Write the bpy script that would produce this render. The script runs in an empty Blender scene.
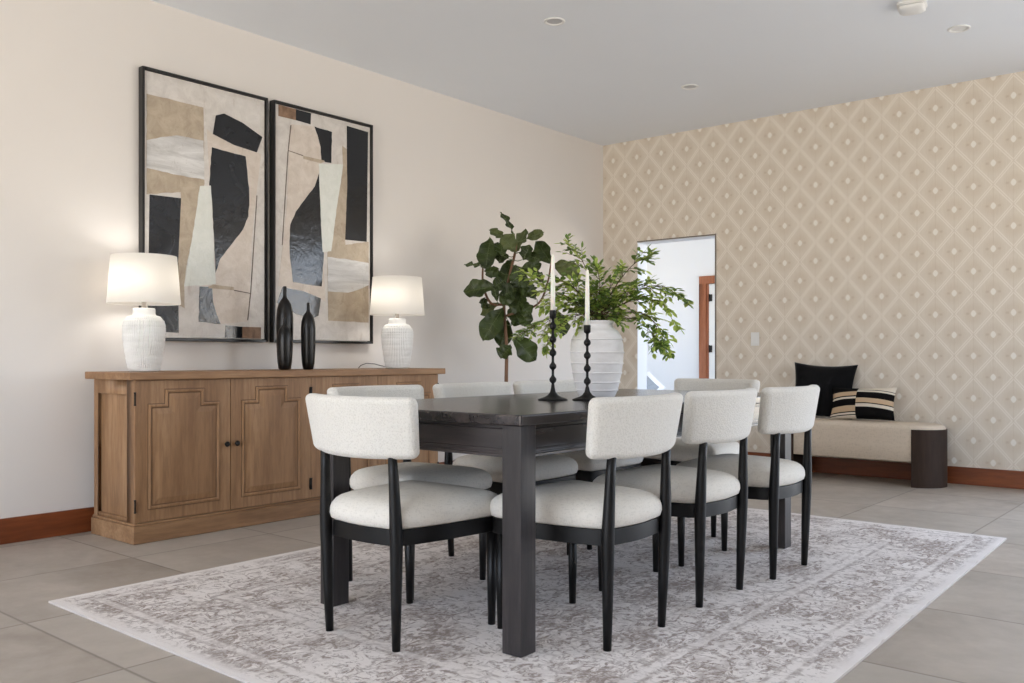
import bpy, math, random
from math import sin, cos, pi, sqrt, radians
from mathutils import Vector, Matrix
random.seed(7)
SC = bpy.context.scene
COL = SC.collection
SKY = 6.0
EXPO = 0.38

# ------------------------------------------------------------------ helpers
class MB:
    """collects faces, builds ONE mesh object"""
    def __init__(s): s.v=[]; s.f=[]; s.m=[]; s.sm=[]
    def add(s, vs, fs, mi=0, smooth=False):
        n=len(s.v); s.v+= [tuple(p) for p in vs]
        for f in fs: s.f.append([i+n for i in f]); s.m.append(mi); s.sm.append(smooth)
    def box(s, x0,x1,y0,y1,z0,z1, mi=0):
        vs=[(x,y,z) for z in (z0,z1) for y in (y0,y1) for x in (x0,x1)]
        s.add(vs,[(0,2,3,1),(4,5,7,6),(0,1,5,4),(2,6,7,3),(0,4,6,2),(1,3,7,5)],mi)
    def prism(s, pts, z0, z1, mi=0, smooth=False):
        n=len(pts); vs=[(p[0],p[1],z0) for p in pts]+[(p[0],p[1],z1) for p in pts]
        s.add(vs,[list(range(n))[::-1],list(range(n,2*n))],mi)
        s.add(vs,[(i,(i+1)%n,n+(i+1)%n,n+i) for i in range(n)],mi,smooth)
    def lathe(s, prof, n=32, c=(0,0,0), mi=0, smooth=True, cap0=True, cap1=True, rad=None):
        """prof: list of (r,z)"""
        vs=[]
        for j,(r,z) in enumerate(prof):
            for i in range(n):
                a=2*pi*i/n; rr=r if rad is None else rad(r,z,a,i,j)
                vs.append((c[0]+rr*cos(a),c[1]+rr*sin(a),c[2]+z))
        fs=[]
        for j in range(len(prof)-1):
            for i in range(n):
                k=(i+1)%n; fs.append((j*n+i,j*n+k,(j+1)*n+k,(j+1)*n+i))
        s.add(vs,fs,mi,smooth)
        if cap0: s.add(vs[:n],[list(range(n))[::-1]],mi)
        if cap1: s.add(vs[-n:],[list(range(n))],mi)
    def tube(s, pts, rads, n=8, mi=0, caps=True, sx=1.0):
        P=[Vector(p) for p in pts]
        if not isinstance(rads,(list,tuple)): rads=[rads]*len(P)
        vs=[]; up=None
        for j,p in enumerate(P):
            d=(P[min(j+1,len(P)-1)]-P[max(j-1,0)]).normalized()
            if up is None:
                up=Vector((1,0,0)) if abs(d.x)<.9 else Vector((0,1,0))
            a=(up-d*up.dot(d)).normalized(); b=d.cross(a); up=a
            for i in range(n):
                t=2*pi*i/n+pi/n; vs.append(p+a*cos(t)*rads[j]*sx+b*sin(t)*rads[j])
        fs=[(j*n+i,j*n+(i+1)%n,(j+1)*n+(i+1)%n,(j+1)*n+i) for j in range(len(P)-1) for i in range(n)]
        s.add(vs,fs,mi,True)
        if caps:
            s.add(vs[:n],[list(range(n))[::-1]],mi); s.add(vs[-n:],[list(range(n))],mi)
    def rings(s, rings, mi=0, smooth=True, cap0=False, cap1=False):
        n=len(rings[0]); vs=[p for r in rings for p in r]
        s.add(vs,[(j*n+i,j*n+(i+1)%n,(j+1)*n+(i+1)%n,(j+1)*n+i) for j in range(len(rings)-1) for i in range(n)],mi,smooth)
        if cap0: s.add(rings[0],[list(range(n))[::-1]],mi,smooth)
        if cap1: s.add(rings[-1],[list(range(n))],mi,smooth)
    def xf(s, M):
        s.v=[tuple(M@Vector(p)) for p in s.v]; return s
    def build(s, name, mats, parent=None, bevel=0, seg=2, subsurf=0, loc=None, ang=30):
        me=bpy.data.meshes.new(name); me.from_pydata(s.v,[],s.f)
        if not isinstance(mats,(list,tuple)): mats=[mats]
        for m in mats: me.materials.append(m)
        for p,mi,sm in zip(me.polygons,s.m,s.sm): p.material_index=mi; p.use_smooth=sm
        me.validate(); 
        o=bpy.data.objects.new(name,me); COL.objects.link(o)
        # merge doubled verts so bevels and smoothing are continuous
        import bmesh
        bm=bmesh.new(); bm.from_mesh(me); bmesh.ops.remove_doubles(bm,verts=bm.verts,dist=1e-5)
        bmesh.ops.recalc_face_normals(bm,faces=bm.faces); bm.to_mesh(me); bm.free()
        if parent: o.parent=parent
        if loc: o.location=loc
        if bevel:
            b=o.modifiers.new('bevel','BEVEL'); b.width=bevel; b.segments=seg; b.limit_method='ANGLE'; b.angle_limit=radians(ang); b.harden_normals=False
            for p in me.polygons: p.use_smooth=True
            try:
                w=o.modifiers.new('wn','WEIGHTED_NORMAL'); w.keep_sharp=True
            except Exception: pass
        if subsurf:
            b=o.modifiers.new('sub','SUBSURF'); b.levels=subsurf; b.render_levels=subsurf
        return o

def tag(o, label=None, cat=None, group=None, kind=None):
    if label: o['label']=label
    if cat: o['category']=cat
    if group: o['group']=group
    if kind: o['kind']=kind
    return o
def thing(name, label, cat, loc=(0,0,0), rz=0, group=None):
    o=bpy.data.objects.new(name,None); COL.objects.link(o); o.empty_display_size=.1
    o.location=loc; o.rotation_euler=(0,0,rz); return tag(o,label,cat,group)
def copy_tree(o, parent=None):
    c=o.copy(); COL.objects.link(c)
    if parent: c.parent=parent
    for ch in list(o.children): copy_tree(ch,c)
    return c
def struct(o): o['kind']='structure'; return o

# ------------------------------------------------------------------ materials
class N:
    def __init__(s,name):
        s.mat=bpy.data.materials.new(name); s.mat.use_nodes=True; s.t=s.mat.node_tree; s.p=s.t.nodes['Principled BSDF']
    def n(s,typ,**kw):
        x=s.t.nodes.new(typ)
        for k,v in kw.items():
            if hasattr(x,k): setattr(x,k,v)
            else: x.inputs[k.replace('_',' ')].default_value=v
        return x
    def l(s,a,b): s.t.links.new(a,b)
    def val(s,k,v): s.p.inputs[k].default_value=v
    def math(s,op,a,b=None,clamp=False):
        x=s.t.nodes.new('ShaderNodeMath'); x.operation=op; x.use_clamp=clamp
        for i,q in enumerate((a,b)):
            if q is None: continue
            if isinstance(q,(int,float)): x.inputs[i].default_value=q
            else: s.l(q,x.inputs[i])
        return x.outputs[0]
    def mix(s,fac,a,b):
        x=s.t.nodes.new('ShaderNodeMix'); x.data_type='RGBA'
        for sock,q in ((x.inputs[0],fac),(x.inputs[6],a),(x.inputs[7],b)):
            if isinstance(q,(int,float)): sock.default_value=q
            elif isinstance(q,tuple): sock.default_value=(*q,1) if len(q)==3 else q
            else: s.l(q,sock)
        return x.outputs[2]
    def coord(s,kind='Object',scale=(1,1,1)):
        c=s.t.nodes.new('ShaderNodeTexCoord'); m=s.t.nodes.new('ShaderNodeMapping'); m.inputs['Scale'].default_value=scale
        s.l(c.outputs[kind],m.inputs[0]); return m.outputs[0]
    def noise(s,vec,scale,detail=4,rough=.55,dist=0):
        x=s.t.nodes.new('ShaderNodeTexNoise'); x.inputs['Scale'].default_value=scale; x.inputs['Detail'].default_value=detail
        x.inputs['Roughness'].default_value=rough; x.inputs['Distortion'].default_value=dist; s.l(vec,x.inputs['Vector']); return x.outputs['Fac']
    def ramp(s,fac,stops,interp='LINEAR'):
        x=s.t.nodes.new('ShaderNodeValToRGB'); cr=x.color_ramp; cr.interpolation=interp
        while len(cr.elements)<len(stops): cr.elements.new(.5)
        for e,(p,c) in zip(cr.elements,stops):
            e.position=p; e.color=(*c,1) if isinstance(c,tuple) else (c,c,c,1)
        s.l(fac,x.inputs[0]); return x.outputs[0]
    def bump(s,h,strength=.3,dist=.002):
        b=s.t.nodes.new('ShaderNodeBump'); b.inputs['Strength'].default_value=strength; b.inputs['Distance'].default_value=dist
        s.l(h,b.inputs['Height']); s.l(b.outputs[0],s.p.inputs['Normal'])
    def col(s,c):
        if isinstance(c,tuple): s.val('Base Color',(*c,1))
        else: s.l(c,s.p.inputs['Base Color'])

def lin(r,g=None,b=None):
    if g is None: g=b=r
    f=lambda c:((c/255+.055)/1.055)**2.4 if c/255>.04045 else c/255/12.92
    return (f(r),f(g),f(b))

def plain(name,c,rough=.6,metal=0,spec=.5):
    m=N(name); m.col(lin(*c)); m.val('Roughness',rough); m.val('Metallic',metal); m.val('Specular IOR Level',spec); return m.mat

def paint(name,c,var=6):
    m=N(name); v=m.coord(); n=m.noise(v,3,3)
    m.col(m.mix(n,lin(*[max(0,x-var/2) for x in c]),lin(*[min(255,x+var/2) for x in c])))
    m.val('Roughness',.75); m.val('Specular IOR Level',.25); f=m.noise(v,220,2); m.bump(f,.08,.001); return m.mat
M={}
M['wall']=paint('painted_wall',(226,221,216),3)
M['ceil']=paint('ceiling_paint',(234,238,243),2)
M['hall']=paint('hall_paint',(236,238,240),3)
M['jamb']=paint('jamb_paint',(226,230,236),2)

def wood(name, c1,c2,c3, axis='Z', rough=.5, scale=1.0, knots=True, spec=.35, grain=1.0, bump=.15):
    m=N(name); sc={'X':(.12,1,1),'Y':(1,.12,1),'Z':(1,1,.12)}[axis]
    v=m.coord('Object',tuple(q*scale for q in sc))
    a=m.noise(v,9,5,.6,.6); b=m.noise(v,60,4,.6); c=m.noise(v,2.2,3,.5,.4)
    base=m.ramp(a,[(.25,c1),(.5,c2),(.75,c3)])
    base=m.mix(m.math('MULTIPLY',m.ramp(b,[(.42,0.),(.62,1.)]),.28*grain),base,tuple(q*.55 for q in c1))
    base=m.mix(m.math('MULTIPLY',m.ramp(c,[(.35,0.),(.7,1.)]),.35),base,tuple(q*.75 for q in c2))
    if knots:
        vo=m.t.nodes.new('ShaderNodeTexVoronoi'); vo.inputs['Scale'].default_value=3.2*scale; vo.inputs['Randomness'].default_value=1
        vk=m.coord('Object',{'X':(.5,1,1),'Y':(1,.5,1),'Z':(1,1,.5)}[axis]); m.l(vk,vo.inputs['Vector'])
        k=m.ramp(vo.outputs['Distance'],[(.02,1.),(.07,0.)])
        base=m.mix(m.math('MULTIPLY',k,.7),base,tuple(q*.3 for q in c1))
    m.col(base); m.val('Roughness',rough); m.val('Specular IOR Level',spec)
    m.bump(m.math('ADD',a,b),bump,.0015); return m.mat
W1,W2,W3=lin(122,89,62),lin(155,118,84),lin(178,141,105)
M['oak_z']=wood('weathered_oak_upright',W1,W2,W3,'Z')
M['oak_y']=wood('weathered_oak_lengthwise',W1,W2,W3,'Y')
T1,T2,T3=lin(30,26,26),lin(47,41,41),lin(82,72,70)
M['dark_y']=wood('black_stained_oak_lengthwise',T1,T2,T3,'Y',rough=.22,knots=False,grain=1.4,bump=.15,spec=.6)
M['dark_x']=wood('black_stained_oak_crosswise',T1,T2,T3,'X',rough=.4,knots=False,grain=1.4,bump=.3,spec=.5)
M['dark_z']=wood('black_stained_oak_upright',T1,T2,T3,'Z',rough=.42,knots=False,grain=2.2,bump=.4,spec=.5)
M['base']=wood('redbrown_baseboard_wood',lin(98,48,24),lin(126,66,34),lin(150,86,50),'Y',rough=.4,scale=.8)
M['basex']=wood('redbrown_baseboard_wood_across',lin(98,48,24),lin(126,66,34),lin(150,86,50),'X',rough=.4,scale=.8)
M['cherry']=wood('cherry_door_casing',lin(140,82,54),lin(160,98,66),lin(178,116,82),'Z',rough=.4,knots=False)
M['chair']=wood('satin_black_chair_wood',lin(9,8,8),lin(12,11,11),lin(17,15,15),'Z',rough=.42,knots=False,grain=.5,bump=.08,spec=.3)
M['benchleg']=wood('dark_walnut_veneer',lin(46,34,27),lin(58,44,36),lin(72,56,46),'Z',rough=.6,knots=False,bump=.05,spec=.2)

def boucle():
    m=N('ivory_boucle'); v=m.coord()
    a=m.noise(v,190,3,.6,.8); vo=m.t.nodes.new('ShaderNodeTexVoronoi'); vo.inputs['Scale'].default_value=170; m.l(v,vo.inputs['Vector'])
    h=m.math('ADD',a,m.math('MULTIPLY',vo.outputs['Distance'],.8))
    m.col(m.mix(m.ramp(h,[(.35,0.),(.95,1.)]),lin(196,191,182),lin(220,216,208)))
    m.val('Roughness',.95); m.val('Specular IOR Level',.15); m.val('Sheen Weight',.2); m.bump(h,.45,.004); return m.mat
M['boucle']=boucle()
def linen(name,c,s=260,st=.25):
    m=N(name); v=m.coord('Object',(1,1,.25)); v2=m.coord('Object',(.25,.25,1)); a=m.noise(v,s,3); b=m.noise(v2,s,3); h=m.math('ADD',a,b)
    m.col(m.mix(m.ramp(h,[(.7,0.),(1.3,1.)]),lin(*[x-7 for x in c]),lin(*[min(255,x+8) for x in c])))
    m.val('Roughness',.95); m.val('Specular IOR Level',.1); m.bump(h,st,.002); return m.mat
M['seat']=linen('ivory_seat_fabric',(212,206,196),240,.35)
M['bench']=linen('beige_bench_linen',(204,190,172),160)
M['velvet']=N('black_velvet'); _m=M['velvet']; _v=_m.coord(); _n=_m.noise(_v,14,4,.6,.5); _m.col(_m.mix(_n,lin(8,8,9),lin(26,26,28))); _m.val('Roughness',.9); _m.val('Sheen Weight',.05); _m.val('Specular IOR Level',.1); _m.bump(_n,.5,.01); M['velvet']=_m.mat
M['iron']=plain('matte_black_iron',(20,19,19),.5,.1,.3)
M['iron2']=plain('black_iron_hardware',(30,28,27),.45,.5)
M['candle']=N('ivory_wax'); M['candle'].col(lin(238,234,222)); M['candle'].val('Roughness',.4); M['candle'].val('Subsurface Weight',.2); M['candle']=M['candle'].mat
M['white_plastic']=plain('white_plastic',(232,232,230),.45)
M['grey_plastic']=plain('grey_recess',(196,196,196),.6)
M['nickel']=plain('brushed_nickel',(150,143,136),.35,.9)
def ceramic(name,c,dark):
    m=N(name); v=m.coord('Object',(1,1,3)); n=m.noise(v,7,5,.6,.3); f=m.noise(m.coord(),160,3)
    m.col(m.mix(m.ramp(n,[(.4,0.),(.75,1.)]),lin(*c),lin(*dark))); m.val('Roughness',.7); m.val('Specular IOR Level',.3); m.bump(f,.35,.002); return m.mat
M['ceramic']=ceramic('chalky_white_ceramic',(238,237,234),(220,218,214))
M['vase']=ceramic('matte_white_vase_glaze',(232,230,230),(216,213,212))
M['bottle']=wood('burnished_black_wood',lin(10,8,8),lin(16,13,12),lin(28,21,18),'Z',rough=.32,knots=False,bump=.1,spec=.35)
def shade():
    m=N('white_linen_shade'); v=m.coord(); n=m.noise(v,260,2); m.col(m.mix(n,lin(240,238,234),lin(250,249,246))); m.val('Roughness',.9); m.val('Specular IOR Level',.1)
    t=m.t.nodes.new('ShaderNodeBsdfTranslucent'); t.inputs[0].default_value=(*lin(250,246,240),1)
    mx=m.t.nodes.new('ShaderNodeMixShader'); mx.inputs[0].default_value=.5; out=m.t.nodes['Material Output']
    m.l(m.p.outputs[0],mx.inputs[1]); m.l(t.outputs[0],mx.inputs[2]); m.l(mx.outputs[0],out.inputs[0]); m.bump(n,.15,.001); return m.mat
M['shade']=shade()
def leaf(name,c1,c2,gloss=.45,trans=.25,sc=30):
    m=N(name); v=m.coord(); n=m.noise(v,sc,3); m.col(m.mix(m.ramp(n,[(.35,0.),(.65,1.)]),lin(*c1),lin(*c2))); m.val('Roughness',gloss); m.val('Specular IOR Level',.4)
    t=m.t.nodes.new('ShaderNodeBsdfTranslucent'); t.inputs[0].default_value=(*lin(*[min(255,int(x*1.25)) for x in c2]),1)
    mx=m.t.nodes.new('ShaderNodeMixShader'); mx.inputs[0].default_value=trans; out=m.t.nodes['Material Output']
    m.l(m.p.outputs[0],mx.inputs[1]); m.l(t.outputs[0],mx.inputs[2]); m.l(mx.outputs[0],out.inputs[0]); return m.mat
M['fiddle']=leaf('dark_fig_leaf',(36,48,20),(64,78,34),.4,.12,9)
M['fiddle2']=leaf('olive_fig_leaf',(74,84,48),(98,106,62),.5,.15,9)
M['vein']=plain('pale_leaf_vein',(96,110,62),.5)
M['green']=leaf('fresh_green_leaf',(128,150,66),(180,194,104),.5,.35)
M['green2']=leaf('deep_green_leaf',(80,104,48),(114,138,70),.5,.3)
M['bark']=wood('plant_bark',lin(96,70,54),lin(124,94,72),lin(146,114,90),'Z',rough=.8,knots=False)
M['twig']=plain('brown_twig',(88,72,48),.8)
M['pot']=ceramic('stone_pot',(120,114,106),(100,95,88))
M['soil']=plain('soil',(52,40,32),.95)

def floor_mat():
    m=N('concrete_look_tiles'); c=m.t.nodes.new('ShaderNodeTexCoord'); sp=m.t.nodes.new('ShaderNodeSeparateXYZ'); m.l(c.outputs['Object'],sp.inputs[0])
    fx=m.math('DIVIDE',m.math('ADD',sp.outputs[0],4.11+7.225),.7225); fy=m.math('DIVIDE',m.math('ADD',sp.outputs[1],-1.33+7.6),.76)
    ix=m.math('FLOOR',fx); iy=m.math('FLOOR',fy); rx=m.math('FRACT',fx); ry=m.math('FRACT',fy)
    cb=m.t.nodes.new('ShaderNodeCombineXYZ'); m.l(ix,cb.inputs[0]); m.l(iy,cb.inputs[1])
    wn=m.t.nodes.new('ShaderNodeTexWhiteNoise'); wn.noise_dimensions='2D'; m.l(cb.outputs[0],wn.inputs[0])
    # grout
    def edge(r): return m.math('MINIMUM',r,m.math('SUBTRACT',1,r))
    e=m.math('MINIMUM',edge(rx),edge(ry)); g=m.ramp(e,[(.003,.8),(.009,0.)])
    off=m.t.nodes.new('ShaderNodeVectorMath'); off.operation='SCALE'; m.l(wn.outputs['Color'],off.inputs[0]); off.inputs['Scale'].default_value=9
    vv=m.t.nodes.new('ShaderNodeVectorMath'); m.l(c.outputs['Object'],vv.inputs[0]); m.l(off.outputs[0],vv.inputs[1])
    n1=m.noise(vv.outputs[0],1.6,5,.6,.4); n2=m.noise(vv.outputs[0],12,5,.65)
    col=m.ramp(n1,[(.3,lin(142,130,118)),(.5,lin(166,154,142)),(.72,lin(190,178,166))])
    col=m.mix(m.math('MULTIPLY',n2,.3),col,lin(134,125,115))
    col=m.mix(m.math('MULTIPLY',wn.outputs['Value'],.6),col,lin(186,178,168))
    col=m.mix(g,col,lin(120,111,101)); m.col(col)
    m.val('Roughness',.5); m.l(m.ramp(n2,[(.3,.42),(.7,.58)]),m.p.inputs['Roughness']); m.val('Specular IOR Level',.4)
    m.bump(m.math('SUBTRACT',m.math('MULTIPLY',n2,.25),g),.25,.002); return m.mat
M['floor']=floor_mat()

def wallpaper():
    m=N('diamond_wallpaper'); c=m.t.nodes.new('ShaderNodeTexCoord'); sp=m.t.nodes.new('ShaderNodeSeparateXYZ'); m.l(c.outputs['Object'],sp.inputs[0])
    # lattice: dots every .2625 along the wall, .315 up, second set offset by half
    X=m.math('DIVIDE',m.math('ADD',sp.outputs[0],-.642+2.635),.2635); Z=m.math('DIVIDE',m.math('ADD',sp.outputs[2],-2.842+3.14),.314)
    def cell(dx,dz):
        a=m.math('ABSOLUTE',m.math('SUBTRACT',m.math('FRACT',m.math('ADD',X,.5+dx)),.5))
        b=m.math('ABSOLUTE',m.math('SUBTRACT',m.math('FRACT',m.math('ADD',Z,.5+dz)),.5)); return a,b
    a,b=cell(0,0); a2,b2=cell(.5,.5)
    d1=m.math('ADD',a,b); d2=m.math('ADD',a2,b2); first=m.math('LESS_THAN',d1,d2)
    d=m.math('MINIMUM',d1,d2)            # 0 at a dot, .5 at the lattice lines
    aa=m.math('ADD',m.math('MULTIPLY',a,first),m.math('MULTIPLY',a2,m.math('SUBTRACT',1,first)))
    bb=m.math('ADD',m.math('MULTIPLY',b,first),m.math('MULTIPLY',b2,m.math('SUBTRACT',1,first)))
    r=m.math('POWER',m.math('ADD',m.math('POWER',m.math('MULTIPLY',aa,.95),2.0),m.math('POWER',bb,2.0)),.5)
    v=m.coord('Object',(1,1,1)); fib=m.noise(m.coord('Object',(1,1,.08)),140,3,.6); cl=m.noise(v,5,3)
    base=m.mix(fib,lin(212,202,188),lin(230,221,207))
    base=m.mix(m.math('MULTIPLY',m.ramp(r,[(.10,1.),(.17,.9),(.30,0.)]),.32),base,lin(198,181,160))
    # darker small accents left and right of each dot
    ac=m.math('MULTIPLY',m.ramp(m.math('ABSOLUTE',m.math('SUBTRACT',aa,.15)),[(.02,1.),(.06,0.)]),m.ramp(bb,[(.01,1.),(.04,0.)]))
    base=m.mix(m.math('MULTIPLY',ac,.4),base,lin(184,166,144))
    # double lattice line
    ln=m.ramp(m.math('ABSOLUTE',m.math('SUBTRACT',d,.465)),[(.012,1.),(.026,0.)])
    base=m.mix(m.math('MULTIPLY',ln,.6),base,lin(243,236,226))
    # fine vertical spine through the dots
    spn=m.ramp(aa,[(.008,1.),(.02,0.)]); base=m.mix(m.math('MULTIPLY',spn,.16),base,lin(188,170,146))
    rr=m.math('POWER',m.math('ADD',m.math('POWER',m.math('MULTIPLY',aa,1.15),1.5),m.math('POWER',m.math('MULTIPLY',bb,1.0),1.5)),.6667)
    dot=m.ramp(rr,[(.070,1.),(.092,0.)]); base=m.mix(m.math('MULTIPLY',dot,.9),base,lin(240,236,228))
    base=m.mix(m.math('MULTIPLY',cl,.12),base,lin(190,176,156))
    m.col(base); m.val('Roughness',.8); m.val('Specular IOR Level',.2); m.bump(fib,.1,.001); return m.mat
M['paper']=wallpaper()

def rug_mat():
    m=N('distressed_rug'); c=m.t.nodes.new('ShaderNodeTexCoord'); sp=m.t.nodes.new('ShaderNodeSeparateXYZ'); m.l(c.outputs['Object'],sp.inputs[0])
    x,y=sp.outputs[0],sp.outputs[1]       # rug centred on its object: half sizes 1.3 x 1.87
    ex=m.math('MINIMUM',m.math('ADD',x,1.30),m.math('SUBTRACT',m.math('SUBTRACT',1.324,m.math('MULTIPLY',y,.03)),x)); ey=m.math('SUBTRACT',1.87,m.math('ABSOLUTE',y)); e=m.math('MINIMUM',ex,ey)
    v=m.coord(); w=m.noise(v,7,3,.5)
    ca=m.coord('Object',(1,.55,1)); cb2=m.coord('Object',(.5,1,1))
    n1=m.noise(ca,25,6,.68,1.6); n2=m.noise(cb2,21,6,.7,2.0); n3=m.noise(v,3.2,3,.5); n4=m.noise(v,75,3,.6)
    vo=m.t.nodes.new('ShaderNodeTexVoronoi'); vo.feature='DISTANCE_TO_EDGE'; vo.inputs['Scale'].default_value=7.5
    wv=m.t.nodes.new('ShaderNodeVectorMath'); wv.operation='MULTIPLY_ADD'
    nz=m.t.nodes.new('ShaderNodeTexNoise'); nz.inputs['Scale'].default_value=9; m.l(v,nz.inputs['Vector']); m.l(nz.outputs['Color'],wv.inputs[0]); wv.inputs[1].default_value=(.12,.12,0); m.l(v,wv.inputs[2]); m.l(wv.outputs[0],vo.inputs['Vector'])
    orn=m.ramp(vo.outputs['Distance'],[(.03,1.),(.09,0.)])
    blot=m.ramp(m.math('ADD',n1,m.math('MULTIPLY',m.math('SUBTRACT',n3,.5),.5)),[(.50,0.),(.57,1.)])
    blot2=m.ramp(n2,[(.53,0.),(.59,1.)])
    pat=m.math('MAXIMUM',m.math('MULTIPLY',blot,.8),m.math('MULTIPLY',blot2,.7))
    pat=m.math('MAXIMUM',pat,m.math('MULTIPLY',m.math('MULTIPLY',orn,m.ramp(n3,[(.4,0.),(.6,1.)])),.5))
    # fades out in the plain outer margin, border bands in stripes
    inner=m.ramp(e,[(.02,0.),(.06,.8),(.10,1.)]); pat=m.math('MULTIPLY',pat,inner)
    def band(at,wd): return m.ramp(m.math('ABSOLUTE',m.math('SUBTRACT',e,at)),[(wd,1.),(wd+.006,0.)])
    lines=m.math('MAXIMUM',m.math('MAXIMUM',band(.115,.006),band(.165,.005)),m.math('MAXIMUM',band(.44,.006),band(.50,.005)))
    light=m.math('MAXIMUM',band(.14,.012),band(.47,.014))
    brk=m.ramp(m.noise(v,11,4),[(.42,0.),(.56,1.)])
    pat=m.math('MULTIPLY',pat,m.math('SUBTRACT',1,m.math('MULTIPLY',light,.5)))
    pat=m.math('MAXIMUM',pat,m.math('MULTIPLY',m.math('MULTIPLY',lines,brk),.6))
    pat=m.math('MULTIPLY',pat,m.ramp(n4,[(.35,.45),(.55,1.)]))
    base=m.mix(w,lin(220,212,207),lin(236,230,227))
    col=m.mix(m.math('MULTIPLY',pat,.9),base,lin(106,84,72)); m.col(col)
    m.val('Roughness',.95); m.val('Specular IOR Level',.1); m.bump(m.math('ADD',n4,m.noise(v,300,2)),.4,.003); return m.mat
M['rug']=rug_mat()
M['rug_edge']=plain('rug_binding',(196,186,178),.9)

def glossypaint(name,c,c2,rough=.22):
    m=N(name); v=m.coord(); n=m.noise(v,9,5,.65,.6); n2=m.noise(v,40,4,.6)
    m.col(m.mix(n,lin(*c),lin(*c2))); m.val('Roughness',rough); m.val('Specular IOR Level',.5); m.bump(m.math('ADD',n,m.math('MULTIPLY',n2,.4)),.25,.006); return m.mat
def mattpaint(name,c,c2,sc=12):
    m=N(name); v=m.coord(); n=m.noise(v,sc,5,.65,.5); n2=m.noise(v,90,3)
    m.col(m.mix(m.ramp(n,[(.35,0.),(.65,1.)]),lin(*c),lin(*c2))); m.val('Roughness',.55); m.bump(m.math('ADD',n,n2),.3,.003); return m.mat
def canvaspaint(name,c,c2,cd,sc=12,streak=(1,1,1)):
    m=N(name); v=m.coord(); n=m.noise(m.coord('Object',streak),sc,6,.7,.6); n2=m.noise(v,70,4,.6); n3=m.noise(m.coord('Object',(1,1,.35)),16,5,.7,1.2)
    col=m.mix(m.ramp(n,[(.35,0.),(.65,1.)]),lin(*c),lin(*c2)); col=m.mix(m.math('MULTIPLY',m.ramp(n3,[(.60,0.),(.70,1.)]),.55),col,lin(*cd))
    col=m.mix(m.math('MULTIPLY',m.ramp(n2,[(.62,0.),(.72,1.)]),.4),col,lin(*cd)); m.col(col); m.val('Roughness',.55); m.bump(m.math('ADD',n,m.math('MULTIPLY',n2,.6)),.4,.004); return m.mat
ART=[canvaspaint('art_ground',(200,194,188),(218,213,207),(178,166,156)), canvaspaint('art_tan',(166,150,130),(188,174,154),(138,120,102)), canvaspaint('art_greywhite',(180,178,176),(226,225,224),(160,152,144),6,(1,.3,2.2)),
     glossypaint('art_black',(20,21,24),(36,38,42),.12), canvaspaint('art_white',(214,217,210),(226,228,222),(196,198,190)), canvaspaint('art_cream',(200,188,176),(216,206,196),(178,162,148)),
     canvaspaint('art_brown',(112,84,62),(150,120,96),(60,46,38)), mattpaint('art_line',(90,78,70),(130,116,104)), canvaspaint('art_pale',(204,199,194),(220,215,210),(182,170,160))]
M['frame']=plain('black_picture_frame',(24,23,24),.35)

# ------------------------------------------------------------------ room
H=3.004; CX,CY=-4.95,7.25          # corner of the two visible walls
def wall(name, origin, direction, length, thick, mat, holes=(), height=H, side=1, extra=None):
    """wall whose room face starts at origin and runs along direction; holes = (s0,s1,z0,z1)"""
    mb=MB(); ss=sorted({0,length,*[h[0] for h in holes],*[h[1] for h in holes]}); zz=sorted({0,height,*[h[2] for h in holes],*[h[3] for h in holes]})
    for i in range(len(ss)-1):
        j=0
        for j in range(len(zz)-1):
            cs,cz=(ss[i]+ss[i+1])/2,(zz[j]+zz[j+1])/2
            if any(h[0]<cs<h[1] and h[2]<cz<h[3] for h in holes): continue
            mb.box(ss[i],ss[i+1],0,thick*side,zz[j],zz[j+1])
    o=mb.build(name,mat); d=Vector(direction).normalized()
    o.location=(origin[0],origin[1],0); o.rotation_euler=(0,0,math.atan2(d.y,d.x)); return struct(o)

mb=MB(); mb.box(-9.5,3.6,-3.4,12.4,-.12,0); struct(mb.build('floor',M['floor']))
mb=MB(); mb.box(-5.3,3.6,-3.4,7.5,H,H+.15); struct(mb.build('ceiling',M['ceil']))
# left wall (slightly out of square) from corner towards the camera side
LD=Vector((.03,-5.25,0)).normalized(); BD=Vector((3.55,.05,0)).normalized()
wall('wall_left',(CX,CY),LD,10.6,.2,M['wall'],side=-1)
# back wall: object origin at world x so that wallpaper coordinates read along the wall
BW=wall('wall_back',(CX,CY),BD,8.5,.165,M['paper'],holes=[(.384,1.187,0,2.034),(4.25,7.85,0,2.42)],side=1)
WR=3.4
wall('wall_right',(WR,7.5),(0,-1,0),10.9,.2,M['wall'],holes=[(1.6,3.9,.7,2.5)],side=1)
wall('wall_near',(WR,-3.2),(-1,0,0),8.4,.2,M['wall'],holes=[(3.0,8.0,.1,2.5)],side=1)
def bpt(s,off=0):   # point on the back wall, off = distance into the room
    n=Vector((-BD.y,BD.x,0)); p=Vector((CX,CY,0))+BD*s-n*off; return p
def lpt(s,off=0):
    n=Vector((-LD.y,LD.x,0)); p=Vector((CX,CY,0))+LD*s+n*off; return p
def window_unit(name, o, d, s0,s1,z0,z1, nv, thick=.05, off=.08, mat='iron2', side=1):
    mb=MB(); w=.05
    mb.box(s0,s1,off,off+thick,z0,z0+w); mb.box(s0,s1,off,off+thick,z1-w,z1)
    for i in range(nv+1):
        c=s0+w/2+(s1-s0-w)*i/nv; mb.box(c-w/2,c+w/2,off,off+thick,z0,z1)
    ob=mb.build(name,M[mat]); dd=Vector(d).normalized(); ob.location=(o[0],o[1],0); ob.rotation_euler=(0,0,math.atan2(dd.y,dd.x)); return struct(ob)
window_unit('window_1',(CX,CY),BD,4.25,7.85,0.0,2.42,3)
window_unit('window_2',(WR,7.5),(0,-1,0),1.6,3.9,.7,2.5,3)
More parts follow.
